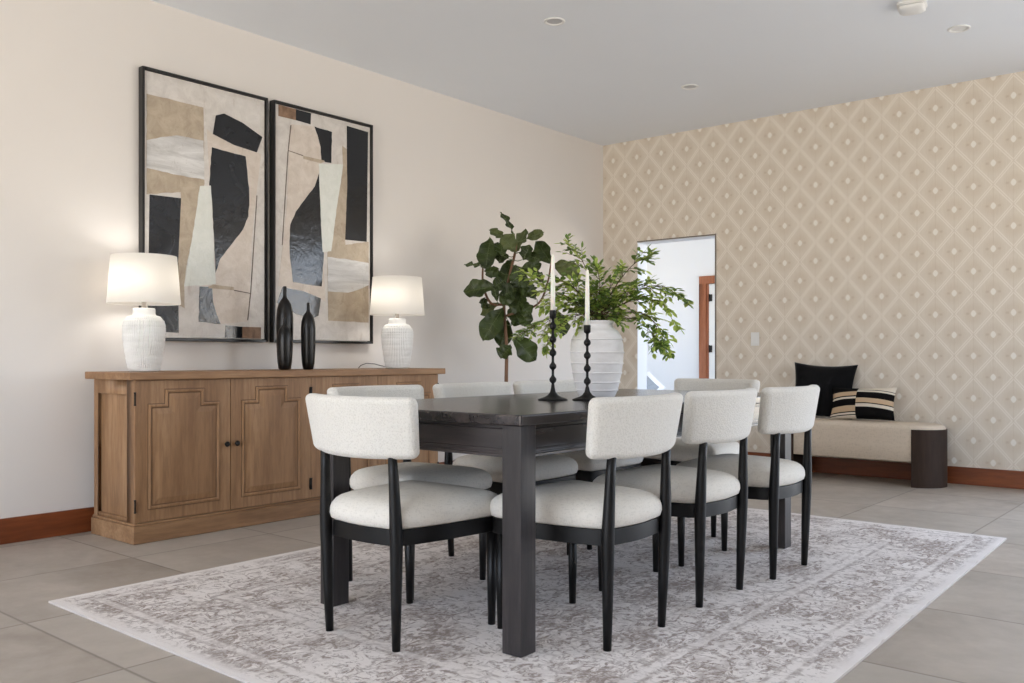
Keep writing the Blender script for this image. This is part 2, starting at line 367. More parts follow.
window_unit('window_3',(WR,-3.2),(-1,0,0),3.0,8.0,.1,2.5,5)

def place_on(ob,o,d):
    dd=Vector(d).normalized(); ob.location=(o[0],o[1],0); ob.rotation_euler=(0,0,math.atan2(dd.y,dd.x)); return ob
# baseboards
mb=MB(); mb.box(0.02,10.5,.0005,.018,.0005,.13); place_on(struct(mb.build('baseboard_left',M['basex'],bevel=.003)),(CX,CY),LD)
mb=MB(); mb.box(.02,.37,-.018,-.0005,.0005,.13); mb.box(1.20,4.2,-.018,-.0005,.0005,.13); place_on(struct(mb.build('baseboard_back',M['basex'],bevel=.003)),(CX,CY),BD)
# door opening lining and thin metal edge
mb=MB(); mb.box(.372,.3835,.002,.163,0,2.034); mb.box(.3835,1.1875,.002,.163,2.0345,2.045)
ob=MB(); ob.box(.3842,.3882,.002,.168,0.001,2.033); ob.box(.3842,1.1868,.002,.168,2.0295,2.0335); ob.box(1.1828,1.1868,.002,.168,.001,2.033)
D1=place_on(struct(ob.build('door_1',M['jamb'])),(CX,CY),BD)
mb=MB(); mb.box(1.187,1.199,-.004,-.0003,.13,2.046); mb.box(.384,1.187,-.004,-.0003,2.034,2.044)
place_on(struct(mb.build('trim_1',plain('taupe_corner_trim',(118,108,98),.5))),(CX,CY),BD)
# hall behind the doorway
def simple(name,mat,*b):
    mb=MB(); mb.box(*b); return struct(mb.build(name,mat))
simple('wall_hall_far',M['hall'],-9.2,-2.3,12.0,12.2,0,3.0)
mb=MB(); mb.box(-9.4,-9.2,7.5,12.2,0,.9); mb.box(-9.4,-9.2,7.5,12.2,2.3,3.0); mb.box(-9.4,-9.2,7.5,8.8,.9,2.3); mb.box(-9.4,-9.2,10.8,12.2,.9,2.3); struct(mb.build('wall_hall_left',M['hall']))
mb=MB(); mb.box(-2.5,-2.3,7.5,12.0,0,.5); mb.box(-2.5,-2.3,7.5,12.0,2.5,3.0); mb.box(-2.5,-2.3,7.5,8.2,.5,2.5); mb.box(-2.5,-2.3,11.8,12.0,.5,2.5); struct(mb.build('wall_hall_right',M['hall']))
simple('wall_hall_near',M['hall'],-9.4,-5.16,7.44,7.5,0,3.0)
simple('ceiling_hall',M['hall'],-9.4,-2.3,7.44,12.2,3.01,3.1)
# the reddish door frame on the far hall wall with a pale door and black hinges
D2=thing('door_2','','');
for k in ('label','category'):
    if k in D2: del D2[k]
D2['kind']='structure'; D2.location=(-6.46,12.0,0)
mb=MB(); mb.box(0,.115,-.035,0,0,2.03); mb.box(0,1.1,-.035,0,2.03,2.145); mb.box(1.0,1.1,-.035,0,0,2.03); mb.box(.115,.15,-.02,0,0,2.03); mb.build('door_casing',M['cherry'],D2,bevel=.004)
mb=MB(); mb.box(.152,.99,-.012,-.002,.005,2.025); mb.build('door_panel',M['white_plastic'],D2,bevel=.003)
for z in (1.82,1.07,.25):
    mb=MB(); mb.box(.165,.205,-.032,-.012,z-.05,z+.05); mb.lathe([(.008,-.055),(.008,.055)],10,(.17,-.034,z)); mb.build('hinge',M['iron2'],D2)
# bed glimpsed through the doorway
B=thing('bed','low pale bed beyond the doorway, its end hidden by the table','bed',(-6.35,10.35,0),0)
mb=MB(); mb.box(-1.35,.55,-.75,.75,.08,.18); mb.build('bed_base',plain('grey_bed_fabric',(150,150,152),.9),B,bevel=.02)
mb=MB(); mb.box(-1.33,.53,-.73,.73,.18,.32); mb.build('mattress',plain('white_bedding',(228,230,234),.9),B,bevel=.05,seg=3)
for sx in (-1.27,.47):
    for sy in (-.67,.67):
        mb=MB(); mb.lathe([(.025,0),(.03,.08)],12,(sx,sy,0)); mb.build('leg',M['iron'],B)

def pillow_mesh(w,h,t,pinch=.1,n=22,ear=.0):
    """cushion standing in local XZ, thickness along Y, bottom at z=0"""
    front,back=[],[]
    vs=[];fs=[]
    for side in (1,-1):
        for j in range(n+1):
            for i in range(n+1):
                u=-1+2*i/n; v=-1+2*j/n
                k=1-pinch*(1-u*u)*0-0
                x=u*(1-pinch*(1-v*v)); z=v*(1-pinch*(1-u*u))
                th=(max(0,(1-u**4))**.55)*(max(0,(1-v**4))**.55)*(.55+.45*(1-u*u)*(1-v*v))
                wr=.004*sin(9*u+4*v)*(1-u*u)
                vs.append((x*w/2, side*(th*t/2+wr*th), z*h/2+h/2))
    m=(n+1)**2
    for s in range(2):
        for j in range(n):
            for i in range(n):
                a=s*m+j*(n+1)+i; q=(a,a+1,a+n+2,a+n+1); fs.append(q if s else q[::-1])
    mb=MB(); mb.add(vs,fs,0,True); return mb
p=pillow_mesh(.32,.32,.13,.05).build('pillow',plain('bright_white_linen',(244,246,250),.9)); p.location=(-6.36,10.21,.437); p.rotation_euler=(radians(-14),radians(45),radians(40)); tag(p,'bright white pillow propped up behind the tabletop, seen through the doorway','pillow')
p=pillow_mesh(.32,.32,.12,.05).build('pillow',linen('grey_patterned_fabric',(150,156,162),60)); p.location=(-6.353,10.04,.445); p.rotation_euler=(radians(-14),radians(45),radians(40)); tag(p,'grey pillow leaning in front of the white one at the doorway jamb','pillow')

# ceiling fittings
g='recessed ceiling lights'
labs=['recessed ceiling light at the top centre of the picture, nearest the left wall','small recessed ceiling light nearest the far corner of the room','recessed ceiling light on the right beside the smoke detector']
for i,(x,y) in enumerate([(-3.338,4.364),(-3.361,6.084),(-1.479,6.091)]):
    t=thing('ceiling_light',labs[i],'ceiling light',(x,y,H),0,g)
    mb=MB(); mb.lathe([(.066,-.0005),(.066,-.004),(.060,-.008),(.050,-.006),(.047,.0)],36,cap0=False,cap1=False); mb.build('trim_ring',M['white_plastic'],t)
    mb=MB(); mb.lathe([(.0470,-.0015),(.02,-.0012),(.001,-.001)],30,cap0=False); mb.build('lens',M['grey_plastic' if i<2 else 'white_plastic'],t)
t=thing('smoke_detector','white square smoke detector on the ceiling above the right side','smoke detector',(-1.585,5.49,H),radians(12))
mb=MB()
def sq(r,z,k=6,n=40): return [(r*(abs(cos(a))**(2/k))*(1 if cos(a)>=0 else -1), r*(abs(sin(a))**(2/k))*(1 if sin(a)>=0 else -1), z) for a in [2*pi*i/n for i in range(n)]]
mb.rings([sq(.078,-.0005),sq(.08,-.012),sq(.076,-.018)],cap0=True,cap1=True); mb.build('mounting_plate',M['white_plastic'],t)
mb=MB(); mb.rings([sq(.062,-.018),sq(.064,-.022),sq(.062,-.026)],cap0=True,cap1=True); mb.build('vent_slot',M['grey_plastic'],t)
mb=MB(); mb.rings([sq(.070,-.026),sq(.071,-.034),sq(.058,-.046,4),sq(.03,-.05,3)],cap0=True,cap1=True); mb.build('cover',M['white_plastic'],t)
# light switch
t=thing('light_switch','white double light switch plate on the patterned wall right of the doorway','light switch',tuple(bpt(1.565,0)+Vector((0,0,1.105))),math.atan2(BD.y,BD.x))
mb=MB(); mb.box(-.038,.038,-.006,-.0005,-.058,.058); mb.build('plate',M['white_plastic'],t,bevel=.002)
mb=MB(); mb.box(-.017,.017,-.010,-.006,-.034,.034); mb.build('rocker',M['white_plastic'],t,bevel=.0015)

# ------------------------------------------------------------------ rug
RX,RY=-2.31,3.365
mb=MB(); nx,ny=30,150
def rug_pt(i,j):
    fy=j/ny; y=1.497+(5.233-1.497)*fy; x0=-3.602-.03*fy; x1=-.93-.112*fy
    x=x0+(x1-x0)*i/nx; z=.008
    k=i/nx
    for yy,am in ((4.511,.006),(3.652,.006),(3.422,.007),(3.065,.006)):
        z+=am*math.exp(-((y-yy)/.018)**2)*max(0,min(1,(k-.80)/.12))
    return (x-RX,y-RY,z)
vs=[rug_pt(i,j) for j in range(ny+1) for i in range(nx+1)]
mb.add(vs,[(j*(nx+1)+i,j*(nx+1)+i+1,(j+1)*(nx+1)+i+1,(j+1)*(nx+1)+i) for j in range(ny) for i in range(nx)],0,False)
bd=[rug_pt(i,0) for i in range(nx+1)]+[rug_pt(nx,j) for j in range(1,ny+1)]+[rug_pt(i,ny) for i in range(nx-1,-1,-1)]+[rug_pt(0,j) for j in range(ny-1,0,-1)]
n=len(bd); vv=bd+[(p[0],p[1],.0005) for p in bd]
mb.add(vv,[(i,n+i,n+(i+1)%n,(i+1)%n) for i in range(n)],1); mb.add([(p[0],p[1],.0005) for p in bd],[list(range(n))[::-1]],1)
rug=mb.build('rug',[M['rug'],M['rug_edge']],loc=(RX,RY,0)); tag(rug,'large pale distressed oriental rug with faded taupe pattern under the dining table','rug')
RZ=.0085

# ------------------------------------------------------------------ dining table
T=thing('dining_table','long black-stained wood dining table with square legs standing on the rug','table',(-1.786,2.162,RZ),radians(.75))
TL,TW,TH=2.145,.983,.761
mb=MB(); mb.box(-TW-.012,.012,-.014,TL+.014,TH-.036,TH); mb.build('tabletop',M['dark_y'],T,bevel=.006,seg=3)
for lx in (-TW,-.077):
    for ly in (0,TL-.077):
        mb=MB(); mb.box(lx,lx+.077,ly,ly+.077,0,TH-.036); mb.build('leg',M['dark_z'],T,bevel=.003)
def apron(along,a0,a1,c,sgn,mat):
    mb=MB()
    def bx(o0,o1,z0,z1):
        lo,hi=sorted((c+sgn*o0,c+sgn*o1))
        if along=='y': mb.box(lo,hi,a0,a1,z0,z1)
        else: mb.box(a0,a1,lo,hi,z0,z1)
    bx(-.028,-.010,.648,.712); bx(-.028,-.016,.712,TH-.0365)
    bx(-.028,-.006,.640,.650); bx(-.028,-.010,.632,.640); bx(-.028,-.006,.622,.632)
    mb.build('apron',mat,T,bevel=.0012)
apron('y',.078,TL-.078,0,1,M['dark_y']); apron('y',.078,TL-.078,-TW,-1,M['dark_y'])
apron('x',-TW+.078,-.078,0,-1,M['dark_x']); apron('x',-TW+.078,-.078,TL,1,M['dark_x'])
TOPZ=RZ+TH

# ------------------------------------------------------------------ dining chairs
def plan(off, n=64):
    """rounded plan outline of the seat, rear at y=0, offset outward by off"""
    key=[(-.166,.014),(-.10,-.010),(0,-.020),(.10,-.010),(.166,.014),(.202,.14),(.222,.30),(.231,.42),(.205,.447),(.1,.456),(0,.458),(-.1,.456),(-.205,.447),(-.231,.42),(-.222,.30),(-.202,.14)]
    P=[Vector((a,b,0)) for a,b in key]; out=[]; K=len(P); per=n//K
    for i in range(K):
        p0,p1,p2,p3=P[i-1],P[i],P[(i+1)%K],P[(i+2)%K]
        for q in range(per):
            t=q/per; out.append(.5*((2*p1)+(-p0+p2)*t+(2*p0-5*p1+4*p2-p3)*t*t+(-p0+3*p1-3*p2+p3)*t**3))
    c=Vector((0,.21,0)); res=[]
    m=len(out)
    for i in range(m):
        d=(out[(i+1)%m]-out[i-1]); nrm=Vector((d.y,-d.x,0)).normalized(); res.append(out[i]+nrm*off)
    return res
def scaled(s,z,off=0):
    c=Vector((0,.215,0)); return [tuple(c+(p-c)*s+Vector((0,0,z))) for p in plan(off)]
def make_chair(label,cat,group):
    t=thing('dining_chair',label,cat,group=group)
    mb=MB(); A,Bq=plan(0),plan(-.022)
    ring=lambda P,z:[(p.x,p.y,z) for p in P]
    R=[ring(Bq,.332),ring(A,.332),ring(A,.384),ring(Bq,.384),ring(Bq,.332)]
    mb.rings(R,smooth=False); mb.build('seat_frame',M['chair'],t,bevel=.002)
    mb=MB()
    prof=[(.90,.3845,0),(.97,.3846,.000),(1,.392,.005),(1,.410,.011),(1,.428,.010),(1,.443,.004),(.965,.457,.0),(.90,.467,0),(.78,.476,0),(.6,.483,0),(.38,.487,0),(.15,.489,0)]
    rr=[scaled(s,z,o) for s,z,o in prof]; mb.rings(rr,cap0=True,cap1=True); mb.build('seat',M['seat'],t)
    # curved backrest
    mb=MB(); nx=20; rows=[]
    def bp(u,v,w):   # u -1..1 width, v 0..1 height, w -1..1 thickness
        hw=.245+.020*v; x=u*hw; y=-.050+.068*(u*u)-.030*(v-.3); z=.618+.197*v - .006*(1-u*u)*(1-v)
        # thickness along the local normal of the curve
        sl=2*.068*u/hw; nn=Vector((-sl,1,0)).normalized(); return (x+nn.x*w*.030,y+nn.y*w*.030,z)
    nz=4
    for w in (-1,1):
        for j in range(nz+1):
            for i in range(nx+1): rows.append(bp(-1+2*i/nx,j/nz,w))
    m=(nx+1)*(nz+1); fs=[]
    for j in range(nz):
        for i in range(nx):
            a=j*(nx+1)+i; fs.append((a,a+1,a+nx+2,a+nx+1)); b=a+m; fs.append((b,b+nx+1,b+nx+2,b+1))
    for i in range(nx):
        fs.append((i,i+m,i+1+m,i+1)); a=nz*(nx+1)+i; fs.append((a,a+1,a+1+m,a+m))
    for j in range(nz):
        a=j*(nx+1); fs.append((a,a+nx+1,a+nx+1+m,a+m)); a+=nx; fs.append((a,a+m,a+nx+1+m,a+nx+1))
    mb.add(rows,fs,0,True); b=mb.build('backrest',M['boucle'],t,bevel=.024,seg=5,ang=50)
    for s in (-1,1):
        mb=MB(); mb.tube([(s*.168,.000,0),(s*.172,-.004,.15),(s*.177,-.008,.34),(s*.177,-.010,.40),(s*.172,-.015,.56),(s*.168,-.020,.655)],[.0135,.0175,.0215,.021,.0165,.0145],14); mb.build('leg',M['chair'],t)
    for s in (-1,1):
        mb=MB(); mb.tube([(s*.209,.415,0),(s*.210,.415,.15),(s*.210,.415,.331)],[.0130,.0165,.0200],14); mb.build('leg',M['chair'],t)
    return t
G='matching ivory dining chairs around the black table'
CH=[ # x, y of rear-leg line centre, rotation (chair faces local +Y), label
 (-2.326,1.978,0.0,'ivory dining chair standing alone at the near short end of the table'),
 (-1.638,2.592,pi/2,'ivory dining chair on the right long side closest to the front table leg'),
 (-1.656,3.240,pi/2,'middle ivory dining chair of the three on the right long side'),
 (-1.623,3.828,pi/2,'ivory dining chair on the right long side farthest away, nearest the bench'),
 (-2.985,2.640,-pi/2,'ivory dining chair on the sideboard side of the table, directly behind the near end chair'),
 (-2.985,3.262,-pi/2,'middle ivory dining chair of the three facing away from the sideboard wall'),
 (-2.985,3.850,-pi/2,'ivory dining chair on the far left side, its back below the potted plant'),
 (-2.455,4.735,pi,'ivory dining chair at the far short end of the table, in front of the doorway'),
]
proto=None
for i,(x,y,r,lab) in enumerate(CH):
    o=make_chair(lab,'chair',G) if proto is None else copy_tree(proto)
    if proto is None: proto=o
    o['label']=lab; o.location=(x*.991,y*.991,RZ); o.rotation_euler=(0,0,r)

# ------------------------------------------------------------------ sideboard
S=thing('sideboard','long weathered oak sideboard with four panelled doors against the left wall','sideboard',(-4.88,2.20,0),0)
# local x: 0 at wall .. front, local y along the wall, length 2.25
SL=2.255; FX=.492   # body front
mb=MB(); mb.box(.035,.525,0,SL,.833,.872); mb.build('top',M['oak_y'],S,bevel=.004)
mb=MB(); mb.box(.040,.507,.030,SL-.025,.001,.090)
mb.box(.040,.500,.037,SL-.032,.090,.103); mb.build('plinth',M['oak_y'],S,bevel=.005)
mb=MB(); mb.box(.045,FX-.02,.062,SL-.057,.103,.832); mb.build('carcass',M['oak_z'],S)
for (ya,yb) in ((.045,.0615),(SL-.0565,SL-.040)):
    mb=MB(); mb.box(.045,.095,ya,yb,.103,.832); mb.box(FX-.085,FX-.001,ya,yb,.103,.832); mb.box(.095,FX-.085,ya,yb,.757,.832); mb.box(.095,FX-.085,ya,yb,.103,.125)
    mb.build('side_frame',M['oak_z'],S,bevel=.002)
def offset_poly(P,d):
    n=len(P); out=[]
    for i in range(n):
        a,b,c=Vector(P[i-1]),Vector(P[i]),Vector(P[(i+1)%n]); e1=(b-a).normalized(); e2=(c-b).normalized()
        n1=Vector((-e1.y,e1.x)); n2=Vector((-e2.y,e2.x)); out.append(b+ (n1+n2)*d)
    return out
def make_door(w,h,hinge_left):
    """door in local YZ (y 0..w, z 0..h), front at x=0 outward +x"""
    d=MB(); d.box(-.02,0,0,w,0,h); 
    # stepped outline, counter-clockwise seen from the front (y right, z up)
    a,b=.068,w-.068; sa,sb=a+.092,b-.092; z0,zs,z1=.062,h-.122,h-.048
    P=[(a,z0),(b,z0),(b,zs),(sb,zs),(sb,z1),(sa,z1),(sa,zs),(a,zs)]
    steps=[(0,0.0002),(.0015,.0075),(.009,.0095),(.014,.0070),(.017,.0006),(.021,.0006),(.052,.0085)]
    R=[[(x,p.x,p.y) for p in offset_poly([Vector((q[0],q[1])) for q in P],o)] for o,x in steps]
    d.rings(R,smooth=False,cap1=True,mi=0)
    # darker brown lines along the inner groove and outer edge of the moulding
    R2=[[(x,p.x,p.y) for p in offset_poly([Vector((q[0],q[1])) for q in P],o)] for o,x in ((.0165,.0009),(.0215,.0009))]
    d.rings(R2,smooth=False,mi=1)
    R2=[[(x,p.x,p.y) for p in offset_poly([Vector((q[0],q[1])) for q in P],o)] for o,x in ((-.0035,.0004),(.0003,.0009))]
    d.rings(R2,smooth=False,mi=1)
    return d
dark_line=plain('dark_moulding_line',(104,76,52),.7)
ys=[(.047,.590,0),(.594,1.128,1),(1.142,1.664,0),(1.668,SL-.047,1)]
dl=['end','','','']
mb=MB(); mb.box(FX-.02,FX-.001,1.129,1.141,.105,.832); mb.build('centre_stile',M['oak_z'],S)
for i,(a,b,right) in enumerate(ys):
    d=make_door(b-a,.722,right==0).build('door',[M['oak_z'],dark_line],S,bevel=0); d.location=(FX,a,.107)
    ky=.030 if right else (b-a)-.030
    k=MB(); k.lathe([(.006,0),(.006,.010),(.013,.014),(.0155,.020),(.013,.026),(.006,.029)],18); k.xf(Matrix.Translation((0,ky,.365))@Matrix.Rotation(pi/2,4,'Y')); k.build('knob',M['iron2'],d)
    hy=(b-a)+.002 if right else -.004
    for hz in (.085,.630):
        k=MB(); k.lathe([(.0045,-.030),(.0045,.030)],10,(.004,hy,hz)); k.lathe([(.006,-.034),(.006,-.028)],10,(.004,hy,hz)); k.lathe([(.006,.028),(.006,.034)],10,(.004,hy,hz)); k.box(0,.002,min(hy,hy+(-.006 if right else .006)),max(hy,hy+(-.006 if right else .006)),hz-.026,hz+.026); k.build('hinge',M['iron2'],d)
SBZ=.8725

# ------------------------------------------------------------------ table lamps
def make_lamp(x,y,label,cord=False):
    t=thing('table_lamp',label,'lamp',(x,y,SBZ),0,'white ceramic lamps on the sideboard')
    prof=[(.070,0),(.078,.004),(.084,.03),(.094,.09),(.103,.15),(.1085,.21),(.1085,.245),(.100,.275),(.080,.297),(.062,.304),(.058,.312),(.058,.335),(.054,.341),(.03,.343)]
    # resample
    P=[]
    for i in range(len(prof)-1):
        for q in range(8): 
            f_=q/8; P.append((prof[i][0]*(1-f_)+prof[i+1][0]*f_,prof[i][1]*(1-f_)+prof[i+1][1]*f_))
    P.append(prof[-1])
    def rad(r,z,a,i,j):
        if z<.015 or z>.30: return r
        k=abs((z/.040)%1-.5); band=-.0030 if k>.42 else 0
        return r+.0025-.0062*(abs(cos(i*pi/4))**3)+band
    mb=MB(); mb.lathe(P,208,rad=rad); mb.build('lamp_base',M['ceramic'],t)
    mb=MB(); mb.lathe([(.013,.342),(.013,.375),(.016,.378),(.016,.400),(.010,.402),(.010,.44)],20); mb.build('socket',M['nickel'],t)
    mb=MB()
    n=48; prof2=[(.188,.366),(.168,.624),(.1665,.624),(.1865,.368),(.188,.368)]
    mb.lathe(prof2,n,cap0=False,cap1=False); mb.build('lamp_shade',M['shade'],t)
    mb=MB()
    for k in range(3):
        a=2*pi*k/3; mb.tube([(.012*cos(a),.012*sin(a),.590),(.1675*cos(a),.1675*sin(a),.616)],.0015,6)
    mb.tube([(0,0,.44),(0,0,.59)],.004,8); mb.build('shade_ring',M['nickel'],t)
    mb=MB(); mb.lathe([(.012,.44),(.016,.46),(.028,.49),(.030,.51),(.024,.53),(.010,.543)],20)
    bm=N('warm_bulb'); bm.col((1,1,1)); bm.val('Emission Color',(1,.93,.84,1)); bm.val('Emission Strength',4); bu=mb.build('bulb',bm.mat,t); bu.location=(.028,0,0)
    L=bpy.data.lights.new('bulb_light','POINT'); L.energy=LAMP; L.color=(1,.96,.90); L.shadow_soft_size=.055
    lo=bpy.data.objects.new('bulb_light',L); COL.objects.link(lo); lo.parent=t; lo.location=(-.03,0,.50)
    if cord:
        mb=MB(); mb.tube([(-.06,-.01,.006),(-.09,-.04,.012),(-.13,-.09,.030),(-.17,-.13,.034),(-.205,-.15,.020),(-.230,-.16,-.01)],.003,8); mb.build('cord',plain('grey_cord',(120,118,114),.6),t)
    return t
LAMP=2.6
make_lamp(-4.66,2.435,'lit white ribbed ceramic table lamp on the near end of the sideboard')
make_lamp(-4.58,4.21,'lit white ribbed ceramic table lamp on the far end of the sideboard, by the paintings',True)

# ------------------------------------------------------------------ black bottles
def bottle(x,y,h,r,label):
    k=h; prof=[(r*.62,0),(r*.72,.006),(r*.86,.10*k),(r*.97,.30*k),(r*1.0,.50*k),(r*.99,.62*k),(r*.92,.71*k),(r*.76,.78*k),(r*.50,.83*k),(r*.27,.86*k),(r*.21,.89*k),(r*.21,.985*k),(r*.19,k)]
    mb=MB(); mb.lathe(prof,36); o=mb.build('decorative_bottle',M['bottle'],loc=(x,y,SBZ)); return tag(o,label,'bottle','black bottles on the sideboard')
bottle(-4.66,3.345,.515,.052,'tallest black wooden bottle, standing behind the short one')
bottle(-4.53,3.250,.315,.042,'shortest black wooden bottle in front of the tallest one')
bottle(-4.56,3.447,.415,.045,'mid-height black wooden bottle standing apart on the right')

# ------------------------------------------------------------------ paintings
PATCH = {
  'tan1': [(0.037, 0.904), (0.466, 0.902), (0.474, 0.606), (0.435, 0.573), (0.299, 0.563), (0.037, 0.535)],
  'streak': [(0.037, 0.733), (0.14, 0.755), (0.261, 0.774), (0.466, 0.774), (0.473, 0.624), (0.261, 0.625), (0.037, 0.632)],
  'dark1': [(0.059, 0.536), (0.291, 0.539), (0.269, 0.302), (0.273, 0.03), (0.044, 0.035)],
  'tan2': [(0.308, 0.594), (0.474, 0.608), (0.428, 0.577), (0.41, 0.495), (0.377, 0.395), (0.332, 0.287), (0.314, 0.215), (0.32, 0.123), (0.275, 0.135), (0.269, 0.302), (0.291, 0.539), (0.287, 0.567)],
  'white': [(0.437, 0.597), (0.523, 0.605), (0.533, 0.531), (0.562, 0.224), (0.314, 0.206), (0.338, 0.287), (0.377, 0.395), (0.41, 0.504), (0.428, 0.568)],
  'black': [(0.532, 0.755), (0.812, 0.745), (0.842, 0.62), (0.844, 0.572), (0.836, 0.505), (0.784, 0.446), (0.677, 0.375), (0.6, 0.325), (0.562, 0.269), (0.552, 0.359), (0.533, 0.549), (0.511, 0.61)],
  'bar': [(0.564, 0.882), (0.631, 0.897), (0.786, 0.877), (0.958, 0.837), (0.909, 0.77), (0.716, 0.781), (0.54, 0.807)],
  'blue': [(0.435, 0.21), (0.533, 0.212), (0.543, 0.15), (0.571, 0.105), (0.604, 0.068), (0.428, 0.074)],
  'strip': [(0.502, 0.211), (0.543, 0.221), (0.711, 0.217), (0.711, 0.204), (0.509, 0.206)],
  'blk2': [(0.643, 0.063), (0.784, 0.06), (0.784, 0.014), (0.638, 0.015)],
  'brn': [(0.784, 0.06), (0.946, 0.06), (0.946, 0.013), (0.784, 0.014)],
  'cream': [(0.491, 0.822), (0.54, 0.807), (0.716, 0.781), (0.909, 0.77), (0.949, 0.766), (0.905, 0.595), (0.868, 0.423), (0.85, 0.205), (0.83, 0.082), (0.604, 0.068), (0.571, 0.105), (0.543, 0.15), (0.533, 0.212), (0.562, 0.269)],
  'line1': [(0.908, 0.595), (0.914, 0.595), (0.861, 0.205), (0.835, 0.087), (0.826, 0.087), (0.855, 0.205)],
  'line2': [(0.715, 0.206), (0.855, 0.197), (0.855, 0.194), (0.715, 0.202)],
  'greytop': [(0.037, 0.984), (0.261, 0.983), (0.269, 0.906), (0.037, 0.909)],
  'palestrip': [(0.556, 0.972), (0.945, 0.974), (0.949, 0.87), (0.855, 0.885), (0.631, 0.901)],
}
def painting(y0,flip,label):
    Wd,Ht=.835,1.555; X=-4.919
    t=thing('framed_painting',label,'painting',(X,y0,1.045),0,'pair of framed abstract paintings')
    mb=MB(); w=.014; d=.045
    mb.box(0,d,0,w,0,Ht); mb.box(0,d,Wd-w,Wd,0,Ht); mb.box(0,d,w,Wd-w,0,w); mb.box(0,d,w,Wd-w,Ht-w,Ht); mb.build('frame',M['frame'],t,bevel=.0015)
    mb=MB(); a0,a1,b0,b1=w+.004,Wd-w-.004,w+.004,Ht-w-.004
    mb.box(.004,.030,a0,a1,b0,b1,0)
    order=[('greytop',8,1),('palestrip',8,1),('cream',5,2),('tan1',1,2),('streak',2,3),('tan2',1,3),('dark1',3,4),('black',3,4),('white',4,5),('bar',3,5),('blue',3,4),('strip',1,6),('blk2',3,4),('brn',6,4),('line1',7,5),('line2',7,5)]
    for nm,mi,lv in order:
        pts=[]
        for a,b in PATCH[nm]:
            if flip: a,b=1-a,1-b
            y=min(a1-.001,max(a0+.001,a*Wd)); z=min(b1-.001,max(b0+.001,b*Ht)); pts.append(Vector((y,z)))
        # subdivide and roughen torn edges
        fine=[]
        rg=random.Random(len(nm)*7+mi)
        for i in range(len(pts)):
            p,q=pts[i],pts[(i+1)%len(pts)]; L=(q-p).length; k=max(1,int(L/.03))
            for j in range(k):
                r=p.lerp(q,j/k)
                if j and nm in('white','tan2','tan1','streak','blue','black'): r+=Vector((rg.uniform(-1,1),rg.uniform(-1,1)))*.0022
                r.x=min(a1,max(a0,r.x)); r.y=min(b1,max(b0,r.y)); fine.append(r)
        x1=.030+.0006*lv; n=len(fine)
        vs=[(x1,p.x,p.y) for p in fine]+[(.0295,p.x,p.y) for p in fine]
        mb.add(vs,[list(range(n))],mi); mb.add(vs,[(i,(i+1)%n,n+(i+1)%n,n+i) for i in range(n)],mi)
    mb.build('canvas',ART,t)
    return t
painting(2.538,False,'left framed abstract collage with a black vase-like shape pointing down, behind the near lamp')
painting(3.415,True,'right framed abstract collage with its tall black shape widening downwards, behind the bottles')

# ------------------------------------------------------------------ candlesticks
def candlestick(x,y,hh,ch,label,lc):
    t=thing('candlestick',label,'candlestick',(x,y,TOPZ+.0005),0,'black beaded candlesticks on the table')
    s=hh/.375
    prof=[(.062,0),(.062,.004),(.052,.008),(.036,.013),(.022,.021),(.012,.034),(.008,.052),(.0065,.066)]
    beads=[.085,.142,.199,.256,.313]
    beads=[b*s for b in ([.085,.141,.197,.253,.309] if hh>.34 else [.095,.156,.217,.278])]
    if hh<=.34: beads=[.078,.132,.186,.240]
    z=.066
    for b in beads:
        prof+=[(.0055,b-.019)]
        for k in range(7):
            a=-pi/2+pi*(k+.6)/8.2*1.0; prof.append((max(.0058,.0150*cos(a)),b+.0150*sin(a)))
        prof.append((.0055,b+.019))
    prof=[p for i,p in enumerate(prof)]
    prof=sorted(prof,key=lambda p:p[1])
    prof+=[(.006,hh-.036),(.0095,hh-.033),(.0140,hh-.030),(.0145,hh-.002),(.0140,hh),(.0105,hh),(.0105,hh-.012)]
    mb=MB(); mb.lathe(prof,28); mb.build('holder',M['iron'],t)
    c=MB(); c.lathe([(.0100,0),(.0098,ch*.3),(.0088,ch*.7),(.0072,ch-.012),(.0045,ch-.003),(.001,ch)],20)
    c.tube([(0,0,ch-.002),(.001,0,ch+.007)],.0009,5)
    o=c.build('taper_candle',M['candle'],loc=(x,y,TOPZ+.0005+hh-.0115)); tag(o,lc,'candle','ivory taper candles')
candlestick(-2.284,2.975,.375,.245,'taller black beaded candlestick, left of the pair on the table','ivory taper candle in the taller left candlestick')
candlestick(-2.174,3.067,.313,.243,'shorter black beaded candlestick, right of the pair, in front of the vase','ivory taper candle in the shorter right candlestick')

# ------------------------------------------------------------------ vase and branches
vx,vy=-2.30,3.32
pf=[(.062,.0),(.078,.002),(.084,.012),(.095,.041),(.107,.095),(.115,.148),(.119,.200),(.117,.238),(.108,.274),(.094,.296),(.078,.308),(.070,.317),(.069,.325),(.074,.333),(.077,.338),(.074,.342),(.066,.338),(.064,.32),(.07,.30),(.08,.27)]
P=[]
for i in range(len(pf)-1):
    for q in range(5): f_=q/5; P.append((pf[i][0]*(1-f_)+pf[i+1][0]*f_,pf[i][1]*(1-f_)+pf[i+1][1]*f_))
P.append(pf[-1])
vt=thing('vase','large matte white ceramic vase with beaded ridges in the middle of the table','vase',(vx,vy,TOPZ+.0005))
mb=MB(); mb.lathe(P,72,cap1=False); mb.build('vase_body',M['vase'],vt)
def prof_r(z):
    for i in range(14):
        if pf[i][1]<=z<=pf[i+1][1]: return pf[i][0]+(pf[i+1][0]-pf[i][0])*(z-pf[i][1])/(pf[i+1][1]-pf[i][1])
    return .1
